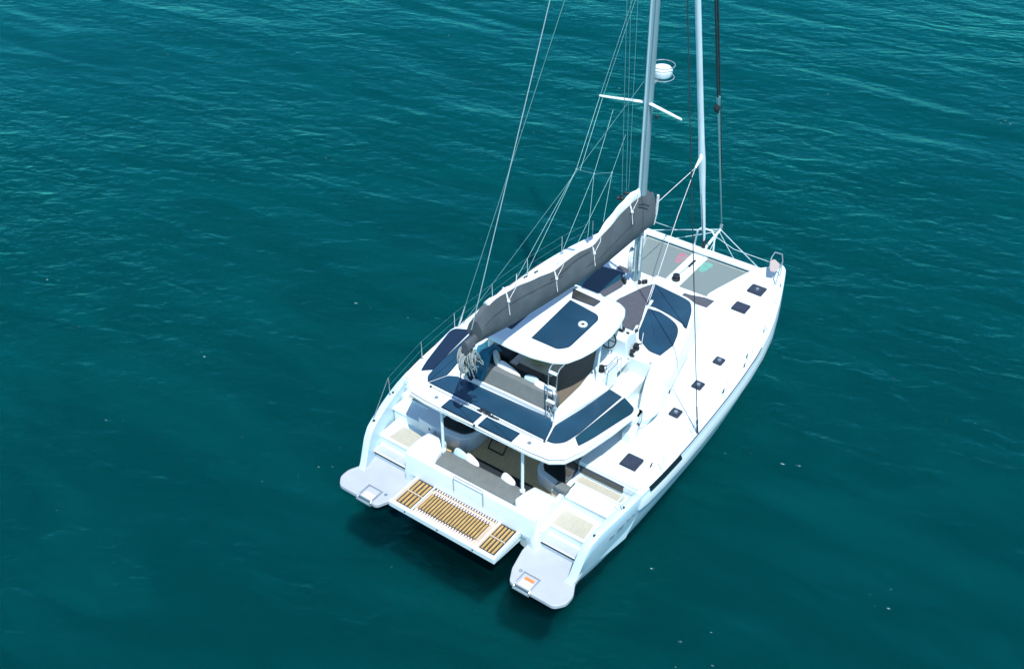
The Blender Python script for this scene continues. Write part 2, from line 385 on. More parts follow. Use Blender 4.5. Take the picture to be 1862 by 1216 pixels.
def deck_z(x, y):
    xi = 2.0 if y <= 3.9 else (0.0 if y < 11.12 else xin(y)-.02); xo = xs(y)-.03
    k = min(1, max(0, (abs(x)-xi)/(xo-xi))); zo = zs(y); return zo+.05-.05*k**2.5
def hatch(x, y, wx, wy, skew=0.0, knob=False):
    z = deck_z(x, y)
    P = [(x-wx/2, y-wy/2), (x+wx/2, y-wy/2+skew), (x+wx/2, y+wy/2+skew), (x-wx/2, y+wy/2)]
    f = obj('deck_hatch', MB().prism(rounded(P, .05, 3), z-.05, z+.035), 'frame', BOAT, bevel=.01)
    obj('pane', MB().prism(rounded(inset(P, .045), .03, 3), z, z+.041), 'hatch', f)
    if knob: obj('vent_cap', MB().disc((x+.01, y), .055, z, z+.075, 14), 'steel', f)
for s in (1, -1):
    hatch(s*2.46, 12.27, .48, .46, -.0, True); hatch(s*2.45, 11.22, .46, .44)
    hatch(s*3.05, 8.66, .28, .32, -.0, True); hatch(s*3.06, 7.42, .29, .33, -.0, True); hatch(s*3.10, 6.10, .29, .33, -.0, True)
    hatch(s*3.09, 3.86, .46, .50)
for s in (1, -1):
    for x, y, a in ((3.74, 7.6, .3), (3.72, 8.9, .3), (3.60, 9.3, .3), (3.55, 4.05, .2), (3.5, 10.6, .4), (2.95, 12.9, .5)):
        z = deck_z(x, y); mb = MB(); d = Vector((-math.sin(a), math.cos(a), 0)); c = Vector((s*x, y, z+.05)); d.x *= s
        mb.tube([c-d*.09, c-d*.05+Vector((0, 0, .012)), c+d*.05+Vector((0, 0, .012)), c+d*.09], [.012, .016, .016, .012], 6)
        for k in (-.035, .035): mb.tube([c+d*k+Vector((0, 0, -.06)), c+d*k], .014, 6)
        obj('cleat', mb, 'black' if y < 9.5 else 'steel', BOAT)

# ---- sterns: platforms, steps and the cockpit coaming
PL = [(1.93, .35), (2.12, -.03), (3.40, -.03), (3.60, .22), (3.60, .52), (3.43, .86), (3.38, 1.36), (2.12, 1.36), (1.80, 1.2), (1.80, .95)]
plats = both('swim_platform', lambda: MB().prism(rounded(PL, [.05, .1, .1, .1, .1, .05, 0, 0, .02, .05], 5), .26, .385), 'plat', bevel=.025)
both('hull_block', lambda: MB().prism([(2.2, .5), (3.15, .5), (3.2, 1.3), (2.2, 1.3)], -.03, .27), 'hullgel')
for s, p in zip((1, -1), plats):
    # folding boarding ladder: two rails and treads over the aft edge
    mb = MB(); x0, x1 = 2.28, 2.72
    for x in (x0, x1):
        mb.tube([(s*x, .42, .40), (s*x, .40, .44), (s*x, .02, .45), (s*x, -.06, .41), (s*x, -.09, .30)], .018, 8)
    for y, z, r in ((-.05, .45, .018), (-.11, .37, .03), (.40, .43, .014)): mb.tube([(s*x0, y, z), (s*x1, y, z)], r, 8)
    obj('boarding_ladder', mb, 'steel', p)
    mb = MB(); mb.box(*sorted((s*(x0+.06), s*(x1-.06))), .02, .22, .384, .40)
    obj('ladder_tread', mb, 'stud', p, bevel=.006)
    if s == 1:
        obj('grab_strap', MB().box(2.37, 2.63, .24, .32, .385, .412), 'orange', p, bevel=.01)
    obj('lock_plate', MB().disc((s*2.16, .40), .05, .385, .396, 12), 'steel', p)
def steps():
    mb = MB()
    mb.box(2.05, 3.36, 1.32, 1.75, .2, .60); mb.box(2.05, 3.36, 1.27, 1.75, .60, .645)
    mb.box(2.05, 3.42, 1.62, 2.62, .3, .90); mb.box(2.05, 3.42, 1.60, 2.62, .90, .945)
    mb.box(1.7, 3.5, 2.36, 3.08, .3, 1.25); mb.box(1.7, 3.55, 2.33, 3.08, 1.25, 1.30)
    mb.box(2.0, 3.62, 2.82, 3.12, .6, 1.40)
    return mb
st = both('stern_steps', steps, 'gel', bevel=.012)
for s, p in zip((1, -1), st):
    obj('tread_panel', MB().prism(rounded([(s*2.2, 1.68), (s*3.12, 1.68), (s*3.06, 2.24), (s*2.2, 2.24)], .04), .94, .952), 'beige', p)
    obj('tread_panel', MB().box(*sorted((s*2.12, s*3.3)), 1.30, 1.57, .64, .652), 'plat', p)
    obj('tread_panel', MB().box(*sorted((s*2.08, s*3.42)), 2.84, 3.08, 1.396, 1.408), 'beige', p)
    obj('riser_shade_strip', MB().box(*sorted((s*2.10, s*3.3)), 1.255, 1.274, .585, .632), 'gapshade', p)  # dark strip painted in for the shade under the tread nosing
    obj('riser_locker', MB().box(*sorted((s*2.06, s*3.32)), 3.075, 3.13, 1.50, 1.69), 'smoked', p)
    obj('locker_frame', MB().box(*sorted((s*2.04, s*3.34)), 3.07, 3.13, 1.692, 1.715), 'frame', p)
both('deck_end', lambda: MB().box(2.0, 3.72, 3.12, 3.6, .9, 1.83), 'gel', bevel=.02)
# cockpit: floor, side walls, coaming, corner seats
CK = obj('cockpit_floor', MB().box(-2.0, 2.0, 1.3, 5.2, .6, 1.0), 'cockpitfloor', BOAT)
obj('bridge_deck', MB().prism([(-2.2, 1.28), (2.2, 1.28), (2.2, 11.15), (-2.2, 11.15)], .62, .98), 'gel', BOAT)
def coaming():
    mb = MB()
    prof = [(1.26, .55), (1.09, .74), (1.11, 1.0), (1.13, 1.34), (1.145, 1.385), (1.17, 1.40), (1.26, 1.40), (1.29, 1.37), (1.29, .9)]
    mb.loft([[(x, y, z) for y, z in prof] for x in (-2.05, -1.2, 0, 1.2, 2.05)])
    return mb
CO = obj('cockpit_coaming', coaming(), 'gel', BOAT, bevel=.01)
def corner():
    topo = rounded([(1.24, 1.42), (1.40, 1.28), (1.98, 1.20), (2.07, 1.26), (2.08, 1.7), (2.0, 2.06), (1.40, 2.06), (1.30, 1.75)], .06, 4)
    low = rounded([(1.22, 1.30), (1.38, 1.18), (2.00, 1.07), (2.13, 1.14), (2.16, 1.7), (2.05, 2.08), (1.40, 2.08), (1.28, 1.75)], .06, 4)
    base = rounded([(1.5, 1.26), (1.56, 1.22), (2.02, 1.10), (2.15, 1.16), (2.18, 1.7), (2.05, 2.08), (1.50, 2.08), (1.5, 1.75)], .06, 4)
    return MB().loft([[(x, y, .2) for x, y in base], [(x, y, .50) for x, y in base], [(x, y, .72) for x, y in low], [(x, y, 1.40) for x, y in topo], [(x, y, 1.455) for x, y in inset(topo, .03)], [(x, y, 1.47) for x, y in inset(topo, .08)]])
both('corner_locker', corner, 'gel', angle=50)
def side_coaming():
    mb = MB()
    mb.prism([(1.98, 2.0), (2.1, 2.0), (2.1, 3.9), (1.98, 3.9)], .9, lambda x, y: 1.3+.4*min(1, max(0, (y-2.0)/1.2)))
    return mb
both('cockpit_side', side_coaming, 'gel', bevel=.02)
obj('cockpit_side_cushion', MB().box(1.84, 2.2, 2.24, 2.48, 1.44, 1.58), 'sofa', BOAT, bevel=.04)
BN = obj('cockpit_bench', MB().box(-1.24, 1.3, 1.3, 2.22, 1.0, 1.14), 'sofashade', BOAT, bevel=.02)
obj('seat_cushion', MB().box(-1.22, 1.28, 1.75, 2.22, 1.13, 1.24), 'sofashade', BN, bevel=.04)
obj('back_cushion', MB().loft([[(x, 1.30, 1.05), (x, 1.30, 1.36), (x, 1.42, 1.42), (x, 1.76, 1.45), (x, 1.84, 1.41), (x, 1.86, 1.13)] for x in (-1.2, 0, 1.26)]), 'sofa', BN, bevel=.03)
GR = MB(); GR.tube([(-.40, 1.07, 1.05), (-.40, 1.07, 1.5), (-.37, 1.07, 1.56), (.50, 1.07, 1.56), (.53, 1.07, 1.5), (.53, 1.07, 1.05)], .012, 8)
obj('bench_rail', GR, 'steel', BOAT)
for s in (1, -1):
    mb = MB(); mb.tube([(s*1.25, 1.74, 1.3), (s*1.25, 1.74, 3.02)], .04, 10); mb.disc((s*1.25, 1.74), .07, 1.40 if s < 0 else 1.44, 1.49, 12)
    obj('roof_post', mb, 'spar', BOAT)
# lounge and dark doors under the roof
LG = obj('cockpit_lounge', MB().prism(rounded([(-2.6, 2.34), (-1.7, 2.26), (-1.05, 2.36), (-.90, 2.62), (-.86, 3.4), (-.86, 4.3), (-2.6, 4.3)], [.02, .2, .2, .2, .2, .05, .05]), 1.0, 1.44), 'gel', BOAT, bevel=.03)
obj('lounge_cushion', MB().prism(rounded([(-2.0, 2.50), (-1.7, 2.44), (-1.2, 2.50), (-1.04, 2.7), (-1.0, 3.4), (-1.0, 4.3), (-2.0, 4.3)], [.05, .2, .2, .2, .2, .05, .05]), 1.43, 1.50), 'sofashade', LG, bevel=.03)
obj('white_box', MB().box(-1.86, -1.55, 2.75, 2.95, 1.5, 1.78), 'gel', LG, bevel=.03)
obj('speaker_grille', MB().ball((-2.2, 2.32, 1.25), (.05, .03, .05), 10, 6), 'black', LG)
GA = obj('galley_side', MB().prism(rounded([(2.1, 2.36), (1.15, 2.55), (1.0, 2.75), (.98, 4.3), (2.1, 4.3)], [.02, .1, .1, .02, .02]), 1.0, 1.38), 'gel', BOAT, bevel=.03)
obj('galley_top', MB().prism([(2.0, 2.55), (1.25, 2.70), (1.12, 2.85), (1.1, 4.3), (2.0, 4.3)], 1.37, 1.41), 'sofashade', GA)
obj('side_screen', MB().box(1.99, 2.02, 2.5, 4.6, 1.5, 2.93), 'glass', BOAT); obj('side_screen', MB().box(-2.02, -1.99, 2.9, 4.6, 1.5, 2.93), 'glass', BOAT)

# ---- cabin and roof
AFT = [(1.66, 5.98), (1.66, 4.60), (2.70, 4.56), (2.90, 4.40), (2.93, 4.2), (2.82, 3.3), (2.62, 2.3), (2.42, 1.80), (2.12, 1.58), (1.6, 1.53), (0, 1.55)]
AFTP = AFT+[(-x, y) for x, y in AFT[::-1] if x > 0]
RT = 3.12
def roof():
    P = AFTP; mb = MB()
    return mb.loft([[(x, y, 2.97) for x, y in inset(P, .03)], [(x, y, 2.98) for x, y in P], [(x, y, 3.03) for x, y in P],
                    [(x, y, 3.10) for x, y in inset(P, .03)], [(x, y, RT) for x, y in inset(P, .09)]])
RF = obj('roof', roof(), 'gel', BOAT, angle=50)
# forward part of the roof: its brow slopes down over the cabin sides
FT = [(0, 9.36), (1.60, 9.24), (1.88, 9.12), (2.10, 8.75), (2.36, 7.95), (2.44, 7.08), (2.42, 6.4), (2.30, 5.985), (0, 5.985)]
FO = [(0, 9.62), (1.62, 9.50), (2.02, 9.32), (2.26, 8.9), (2.46, 8.15), (2.66, 7.10), (2.82, 6.4), (2.88, 5.985), (0, 5.985)]
def full(h): return h+[(-x, y) for x, y in h[::-1] if x > 0]
def froof():
    t_, o_ = full(FT), full(FO); k = lambda a, b, f: [(p[0]+(q[0]-p[0])*f, p[1]+(q[1]-p[1])*f) for p, q in zip(a, b)]
    mb = MB()
    return mb.loft([[(x, y, 2.5) for x, y in k(t_, o_, .93)], [(x, y, 2.53) for x, y in o_], [(x, y, 2.63) for x, y in o_],
                    [(x, y, 2.88) for x, y in k(t_, o_, .72)], [(x, y, 3.05) for x, y in k(t_, o_, .32)], [(x, y, RT) for x, y in t_]])
obj('fore_roof', froof(), 'gel', RF, angle=40)
# cabin sides below the brow, then the helm recess walls that sweep down to the side decks
HF = [(0, 9.50), (1.58, 9.36), (1.92, 9.2), (2.14, 8.8), (2.34, 8.1), (2.54, 7.1), (2.70, 6.4), (2.74, 5.99), (1.70, 5.99), (1.66, 4.78), (0, 4.78)]
HP = full(HF)
CB = obj('cabin', MB().prism(HP, 1.5, 2.51), 'gel', BOAT, bevel=.02)
for s in (1, -1):
    W1 = [(s*2.36, 8.09), (s*2.56, 7.09), (s*2.72, 6.42)]; W0 = [(s*(abs(x)-.03), y-.02) for x, y in W1]
    obj('cabin_window', MB().prism(W1+W0[::-1], 2.08, 2.42), 'glass', CB)
obj('cabin_window', MB().prism([(-1.5, 9.44), (0, 9.52), (1.5, 9.44), (1.5, 9.3), (-1.5, 9.3)], 2.0, 2.46), 'glass', CB)
def horn():
    mb = MB(); rings = []
    for k in range(11):
        t = k/10; y = 5.99-1.12*t; zt_ = 3.10-.42*t**1.3-.2*max(0, t-.75)**1; xo = 2.86+.10*math.sin(t*math.pi)-.16*t**3; xi = 2.28+.36*t**1.2
        if t > .85: xo -= .12*(t-.85)/.15
        low = 2.42-.30*t
        rings.append([(xi, y, 1.9), (xi, y, zt_-.04), (xi+.05, y, zt_), (xi+.13, y, zt_-.02), (xi+(xo-xi)*.72, y, zt_*.6+low*.4), (xo, y, low+.08), (xo, y, low), (xi+(xo-xi)*.7, y, low-.06), (xi+(xo-xi)*.6, y, 1.9)])
    return mb.loft(rings)
both('helm_recess_wall', horn, 'gel', angle=50)
mb = MB()
for x in (-1.2, -.45, .45, 1.2): mb.box(x-.04, x+.04, 4.66, 4.72, 1.0, 2.95)
obj('door_frame', mb, 'frame', CB)
obj('saloon_door', MB().box(-1.6, 1.6, 4.70, 4.76, 1.0, 2.95), 'glass', CB)

def plate(name, poly, z, m, parent, th=.014, r=.06, edge=True):
    P = rounded(poly, r, 4) if r else poly
    o = obj(name, MB().prism(inset(P, .02) if edge else P, z-.02, z+th), m, parent)
    if edge: obj('panel_edge', MB().prism(P, z-.02, z+th-.004), 'edge', parent)
    return o
A_ = [(1.71, 2.08), (1.90, 2.10), (2.10, 2.28), (2.20, 2.75), (2.34, 4.50), (1.93, 4.58), (1.80, 3.7), (1.56, 2.66)]
B_ = [(2.19, 2.58), (2.42, 2.37), (2.55, 2.75), (2.86, 4.12), (2.82, 4.30), (2.40, 4.52)]
plate('solar_panel', A_, RT, 'solar', RF, r=[0, .1, .2, .1, .03, .05, .3, .1])
plate('solar_panel', B_, RT, 'solar2', RF, r=[.03, .05, .2, .1, .1, .03])
C_ = [(-1.95, 2.12), (1.68, 2.075), (1.52, 2.62), (1.40, 2.80), (-1.50, 2.74), (-1.72, 2.62)]
plate('solar_panel', C_, RT, 'solar', RF, r=[.02, .02, .03, .03, .03, .03])
plate('solar_panel', [(-1.98, 2.12), (-1.75, 2.62), (-1.80, 2.95), (-1.93, 3.7), (-2.02, 4.5), (-2.34, 4.45), (-2.22, 2.75), (-2.14, 2.3)], RT, 'solar', RF, r=[.02, .05, .1, .1, .02, .02, .2, .1])
plate('solar_panel', mir(B_), RT, 'edge', RF, r=[.03, .05, .2, .1, .1, .03])
for x0, x1 in ((-1.11, -.10), (.035, 1.045)):
    plate('solar_panel', [(x0, 1.57), (x1, 1.57), (x1, 1.935), (x0, 1.935)], RT, 'solar', RF, r=.012)
obj('roof_groove', MB().box(-1.78, 1.62, 2.022, 2.036, RT-.01, RT+.006).box(-1.0, 1.4, 1.978, 1.99, RT-.01, RT+.005), 'edge', RF)
for s in (1, -1):
    obj('roof_vent', MB().disc((s*1.42, 1.78), .055, RT-.01, RT+.02, 16), 'steel', RF)
for x, y in ((1.68, 2.03), (-1.80, 2.02), (-.02, 1.50)): obj('roof_fairlead', MB().ball((x, y, RT+.02), .035, 8, 5), 'black', RF)
mb = MB()
for k in range(12): mb.ball((-.25+.5*random.random(), 2.0+.05*random.random(), RT+.02+.05*random.random()), .03, 7, 5)
mb.tube([(-.3, 2.0, RT+.02), (-.1, 2.05, RT+.09), (.1, 1.98, RT+.06), (.35, 2.02, RT+.03)], .02, 6)
obj('traveller_car', mb, 'black', RF)
# forward roof pads
F_ = [(.52, 9.30), (1.60, 9.16), (1.80, 9.08), (2.02, 8.75), (2.30, 7.93), (2.20, 7.95), (2.08, 8.07), (1.60, 8.22), (1.09, 8.30), (.86, 8.22)]
G_ = [(.97, 8.14), (1.32, 8.20), (1.75, 8.08), (2.05, 7.9), (2.22, 7.6), (2.36, 7.08), (2.29, 6.50), (1.96, 6.49), (1.46, 6.80), (1.30, 7.08)]
plate('sun_pad', F_, RT, 'solar', RF, r=[.02, .1, .15, .2, .03, .02, .1, .2, .1, .05])
plate('sun_pad', G_, RT, 'solar', RF, r=[.02, .1, .2, .2, .2, .05, .02, .1, .04, .03])
K_ = [(.06, 7.2), (.06, 7.96), (.33, 8.86), (.50, 9.24), (.86, 8.20), (1.28, 7.08), (1.12, 6.84), (.86, 6.90), (.55, 6.5), (.2, 6.5)]
plate('grey_sun_pad', K_, RT, 'pad', RF, th=.03, r=[.05, .03, .05, .02, .02, .12, .12, .1, .1, .1], edge=False)
plate('sun_pad', [(-.22, 9.34), (-2.0, 9.05), (-2.3, 7.95), (-.50, 7.97)], RT, 'solar2', RF, r=[.05, .3, .05, .03])
plate('grey_sun_pad', [(-.24, 9.2), (-.36, 8.9), (-.52, 8.0), (-.30, 7.9), (-.16, 8.6)], RT+.012, 'pad', RF, th=.02, r=.03, edge=False)
plate('roof_skylight', [(-.30, 7.72), (-2.3, 7.72), (-2.4, 6.9), (-.26, 6.95)], RT, 'smoked', RF, r=.03)
obj('skylight_bar', MB().box(-.52, -.40, 7.0, 7.3, RT, RT+.05), 'steel', RF, bevel=.015)
obj('line_channel', MB().prism([(-.22, 6.5), (.02, 6.5), (.12, 8.9), (-.12, 8.9)], RT-.02, RT+.035), 'gel', RF, bevel=.012)
mb = MB()
for x in (-.13, -.07, 0.0): mb.tube([(x, 6.6, RT+.05), (x+.06, 8.8, RT+.05)], .008, 5)
obj('control_lines', mb, 'rope', RF)
mb = MB(); mb.disc((0.0, 9.14), .42, RT-.03, RT+.05, 24, .85); obj('mast_step', mb, 'gel', RF, bevel=.02)
for a, b in ((-.26, 8.86), (-.17, 8.80), (.20, 8.98), (.28, 9.06), (.33, 9.12)): obj('mast_winch', MB().disc((a, b), .05, RT, RT+.16, 10), 'black', RF, bevel=.01)
# self-tacking jib track
obj('jib_track', MB().prism([(1.27, 6.62), (1.39, 6.66), (1.24, 7.30), (1.12, 7.24)], RT-.01, RT+.05), 'gel', RF, bevel=.01)
mb = MB(); mb.tube([(1.36, 6.66, RT+.055), (1.22, 7.22, RT+.055)], .014, 6); mb.ball((1.28, 6.98, RT+.09), (.05, .06, .05), 8, 6)
obj('track_car', mb, 'black', RF)
obj('jib_track', MB().prism([(.92, 8.10), (1.0, 8.13), (.93, 8.52), (.86, 8.50)], RT-.01, RT+.05), 'gel', RF, bevel=.01)
mb = MB(); mb.tube([(1.46, 7.05, 3.16), (1.9, 6.1, 3.16)], .01, 6); obj('track_line', mb, 'rope', RF)
for s in (1, -1):
    mb = MB(); mb.ball((s*2.28, 6.05, RT+.02), (.06, .05, .04), 8, 5); obj('roof_eye', mb, 'steel', RF)

# ---- flybridge
FB = obj('flybridge_floor', MB().prism([(-1.4, 2.95), (1.28, 2.95), (1.26, 4.2), (1.15, 5.0), (.80, 5.75), (-1.5, 5.9)], RT-.02, RT+.012), 'flyfloor', BOAT)
SF = MB()
SF.loft([[(x, 2.84, RT), (x, 2.88, RT+.10), (x, 3.02, RT+.48), (x, 3.08, RT+.52), (x, 3.16, RT+.52), (x, 3.22, RT+.46), (x, 3.26, RT+.05), (x, 3.26, RT)] for x in (-.98, -.9, 0, .9, 1.26, 1.30)])
SO = obj('flybridge_sofa', SF, 'sofa', BOAT, bevel=.02)
obj('seat_cushion', MB().box(-1.1, .85, 3.27, 3.6, RT+.2, RT+.32), 'sofashade', SO, bevel=.03); obj('seat_base', MB().box(-1.1, .85, 3.27, 3.58, RT, RT+.2), 'sofashade', SO)
obj('sofa_end', MB().prism([(-1.45, 3.2), (-1.14, 2.9), (-1.14, 3.7), (-1.45, 3.7)], RT, RT+.42), 'sofashade', SO, bevel=.04)
obj('aft_rim', MB().loft([[(x, 2.80+d, RT-.01), (x, 2.86+d, RT-.01), (x, 2.86+d, RT+.13), (x, 2.80+d, RT+.13)] for x, d in ((-1.35, -.03), (0, 0), (1.36, .0))]), 'gel', SO, bevel=.01)
obj('fly_coaming', MB().prism(rounded([(1.38, 2.72), (1.54, 2.70), (1.80, 3.75), (1.92, 4.57), (1.68, 4.59), (1.42, 4.62), (1.40, 3.0)], .03), RT-.01, lambda x, y: RT+.03+.26*max(0, min(1, (1.92-x)/.5))*min(1, (y-2.6)/.5)), 'gel', BOAT, bevel=.03)
obj('fly_coaming', MB().prism(rounded(mir([(1.44, 2.80), (1.50, 2.78), (1.80, 3.75), (1.92, 4.57), (1.68, 4.59), (1.50, 4.62), (1.46, 3.0)]), .03), RT-.01, lambda x, y: RT+.10), 'gel', BOAT, bevel=.03)
TB = obj('flybridge_table', MB().prism(rounded([(-.20, 3.62), (.78, 3.62), (.78, 4.45), (-.20, 4.45)], .06), RT+.48, RT+.53), 'tabletop', BOAT, bevel=.01)
obj('table_leg', MB().disc((.3, 4.05), .06, RT, RT+.49, 12), 'steel', TB)
obj('table_leaf', MB().prism([(-.42, 3.52), (-.22, 3.52), (-.22, 4.3), (-.42, 4.3)], RT+.44, RT+.48), 'tan', TB, bevel=.01)
obj('flybridge_seat', MB().box(-1.55, -.62, 3.75, 5.9, RT, RT+.36), 'sofashade', BOAT, bevel=.05)
# ladder with three white treads at the sofa's starboard end
LD = MB()
for x in (1.22, 1.46): LD.tube([(x+.02, 2.72, RT), (x, 2.86, RT+1.42), (x, 2.95, RT+1.50), (x, 3.2, RT+1.52)], .013, 8)
LO = obj('flybridge_ladder', LD, 'steel', BOAT)
mb = MB()
for z in (.55, .95, 1.38): mb.box(1.23, 1.46, 2.72+.1*z-.045, 2.72+.1*z+.045, RT+z, RT+z+.035)
obj('ladder_tread', mb, 'spar', LO, bevel=.008)
mb = MB(); mb.tube([(1.22, 2.8, RT), (1.3, 2.78, RT+.35), (1.46, 2.78, RT)], .016, 6); mb.ball((1.36, 2.92, RT+.22), (.07, .07, .11), 8, 6)
obj('ladder_clamp', mb, 'steel', LO)
# hard top
BZ = 4.75
BPOLY = [(-.70, 2.91), (.04, 2.885), (.68, 2.90), (1.22, 3.03), (1.48, 3.20), (1.66, 3.60), (1.76, 4.0), (1.80, 4.74), (1.74, 5.2), (1.64, 5.62), (1.50, 5.88), (1.28, 6.0), (.3, 6.02), (-.62, 5.9), (-.72, 5.2)]
def top():
    mb = MB(); P = rounded(BPOLY, [.05]+[.08]*14, 3)
    mb.loft([[(x, y, BZ-.14) for x, y in inset(P, .06)], [(x, y, BZ-.12) for x, y in P], [(x, y, BZ-.08) for x, y in P],
             [(x, y, BZ-.025) for x, y in inset(P, .05)], [(x, y, BZ) for x, y in inset(P, .14)]])
    return mb
BM = obj('bimini_top', top(), 'gel', BOAT, angle=50)
Q_ = [(.31, 3.42), (1.08, 3.42), (1.27, 3.64), (1.25, 5.0), (1.12, 5.16), (.21, 5.30)]
plate('solar_panel', Q_, BZ, 'solar', BM, r=[.02, .08, .1, .1, .1, .03])
plate('solar_panel', [(-.50, 3.43), (-.28, 3.43), (-.32, 5.0), (-.6, 5.0), (-.6, 3.43)], BZ, 'edge', BM, r=.02)
obj('vent_ring', MB().torus((1.05, 4.58, BZ+.03), .085, .035, (0, 0, 1), 24, 8).disc((1.05, 4.58), .07, BZ, BZ+.024, 16), 'spar', BM)
obj('vent_cap', MB().disc((1.05, 4.58), .04, BZ, BZ+.045, 14), 'frame', BM)
plate('roof_window', [(.19, 5.38), (.86, 5.40), (.88, 5.70), (.0, 5.76)], BZ, 'smoked', BM, r=.03)
for pts in ([(1.62, 4.40, RT+.2), (1.60, 4.62, BZ-.1)], [(1.36, 6.05, RT+.5), (1.36, 5.85, BZ-.1)], [(-.7, 5.95, RT+.1), (-.66, 5.6, BZ-.1)]):
    obj('bimini_post', MB().tube(pts, .026, 8), 'spar', BOAT)
obj('bimini_bracket', MB().loft([[(-.68, 2.98, BZ-.42), (-.64, 2.98, BZ-.42), (-.64, 2.98, BZ-.13), (-.68, 2.98, BZ-.13)], [(-.74, 3.9, BZ-.4), (-.70, 3.9, BZ-.4), (-.70, 4.2, BZ-.13), (-.74, 4.2, BZ-.13)]]), 'gel', BM)
# helm: console, wheel, seat, steps
HC = obj('helm_console', MB().loft([[(x, 5.95, RT-.1), (x, 5.82, RT+.55), (x, 5.92, RT+.72), (x, 6.30, RT+.62), (x, 6.55, RT-.05)] for x in (.80, .85, 1.55, 1.62)]), 'gel', BOAT, bevel=.03)
HW = MB().torus((1.14, 5.74, RT+.50), .22, .02, (0, -1, .35), 28, 8)
for a in range(5):
    t = a*2*math.pi/5; q = Vector((0, 0, 1)).rotation_difference(Vector((0, -1, .35)))
    HW.tube([Vector((1.14, 5.74, RT+.50)), Vector((1.14, 5.74, RT+.50))+q @ Vector((.22*math.cos(t), .22*math.sin(t), 0))], .013, 6)
obj('steering_wheel', HW, 'black', HC)
mb = MB(); mb.box(1.30, 1.42, 5.95, 6.1, RT+.70, RT+.80); mb.box(1.5, 1.58, 6.0, 6.05, RT+.68, RT+.74); obj('instrument', mb, 'black', HC, bevel=.01)
def winch(x, y, z):
    mb = MB(); mb.disc((x, y), .085, z, z+.05, 16); mb.disc((x, y), .055, z+.05, z+.12, 16); mb.disc((x, y), .075, z+.12, z+.16, 16)
    mb.tube([(x, y, z+.17), (x+.11, y+.08, z+.18)], .018, 6)
    return obj('winch', mb, 'black', BOAT)
winch(1.56, 4.75, RT+.30); winch(1.72, 6.22, RT+.14); winch(1.70, 6.08, RT+.02)
obj('winch_base', MB().disc((1.72, 6.2), .16, RT-.02, RT+.14, 16), 'gel', BOAT)
HS = obj('helm_seat', MB().prism(rounded([(1.42, 4.60), (1.66, 4.60), (1.76, 4.66), (1.74, 5.28), (1.34, 5.28), (1.34, 4.64)], .06), RT-.3, RT+.30), 'gel', BOAT, bevel=.04)
mb = MB(); mb.tube([(1.72, 4.66, RT+.28), (1.73, 4.70, RT+.56), (1.72, 5.22, RT+.56), (1.72, 5.28, RT+.28)], .014, 8); mb.tube([(1.80, 4.62, RT), (1.81, 4.66, RT+.5), (1.80, 5.3, RT+.5), (1.78, 5.36, RT-.1)], .014, 8)
obj('seat_rail', mb, 'steel', HS)
for s in (1, -1):
    f = lambda x0, x1: sorted((s*x0, s*x1))
    mb = MB(); mb.box(*f(1.66, 2.2), 4.70, 5.98, 1.8, 2.70); mb.box(*f(2.2, 2.62), 4.70, 5.98, 1.8, 2.36); mb.prism(rounded([(s*2.2, 4.70), (s*2.64, 4.78), (s*2.62, 5.9), (s*2.2, 5.98)], .1), 1.8, 2.365); mb.box(*f(2.45, 2.72), 4.40, 4.86, 1.8, 2.10)
    obj('helm_steps', mb, 'gel', BOAT, bevel=.035)
    mb = MB(); mb.tube([(s*2.74, 4.70, 1.88), (s*2.80, 4.76, 2.4), (s*2.74, 4.90, 2.6)], .016, 8); obj('grab_rail', mb, 'steel', BOAT)
    obj('step_light', MB().box(*f(2.52, 2.72), 4.84, 4.88, 2.02, 2.16), 'pad', BOAT, bevel=.02)

for s in (1, -1):
    for y in (1.55, 2.55): obj('fairlead', MB().ball((s*(xs(y)-.12), y, zs(y)+.005), (.035, .045, .03), 10, 6), 'black', BOAT)

# ---- stern lifting platform with teak slats
LP = obj('lift_platform', MB().prism([(-1.66, .06), (1.62, .06), (1.62, 1.14), (-1.66, 1.14)], .60, .70)
         .box(-1.68, 1.65, .0, .11, .64, .80).box(-1.68, 1.64, 1.10, 1.16, .6, .785).box(1.56, 1.63, .10, 1.10, .60, .785).box(-1.67, -1.62, .10, 1.10, .60, .785)
         .box(-1.06, -1.02, .10, 1.10, .60, .785).box(1.00, 1.04, .10, 1.10, .60, .785), 'gel', BOAT, bevel=.008)
def slats(x0, x1, n, y0, y1, gap=.42):
    mb = MB(); p = (x1-x0)/n
    for k in range(n): mb.box(x0+p*(k+gap/2), x0+p*(k+1-gap/2), y0, y1, .70, .752)
    return mb
obj('slat_bed', MB().box(-1.61, 1.55, .11, 1.09, .69, .738), 'gapshade', LP)
for a, b in ((-1.61, -1.06), (1.04, 1.55)):
    obj('teak_slats', slats(a+.06, b-.03, 4, .17, .58, .46), 'teak', LP); obj('teak_slats', slats(a+.06, b-.03, 4, .66, 1.05, .46), 'teak', LP)
    obj('slat_bar', MB().box(a+.05, b-.03, .60, .64, .70, .758).box(a, a+.045, .12, 1.08, .70, .756), 'teakpale', LP)
obj('teak_slats', slats(-.96, .86, 20, .30, .86, .44), 'teak', LP)
obj('slat_end_bed', MB().box(-1.0, .98, .13, .22, .70, .743).box(-1.0, .98, .96, 1.02, .70, .743).box(.87, .98, .22, .95, .70, .75).box(-1.01, -.96, .22, .95, .70, .75), 'teakpale', LP)
for a, b, g in ((.13, .27, .45), (.88, .98, .45), (1.03, 1.08, .5)): obj('pale_slats', slats(-.98, .98, 24, a, b, g), 'stud', LP)
for x in (-1.15, -.1, 1.0): obj('bolt', MB().disc((x, .0), .02, .72, .75, 8), 'black', LP)
for x in (-1.0, 1.25): obj('bolt', MB().disc((x, 1.135), .025, .78, .79, 8), 'black', LP)
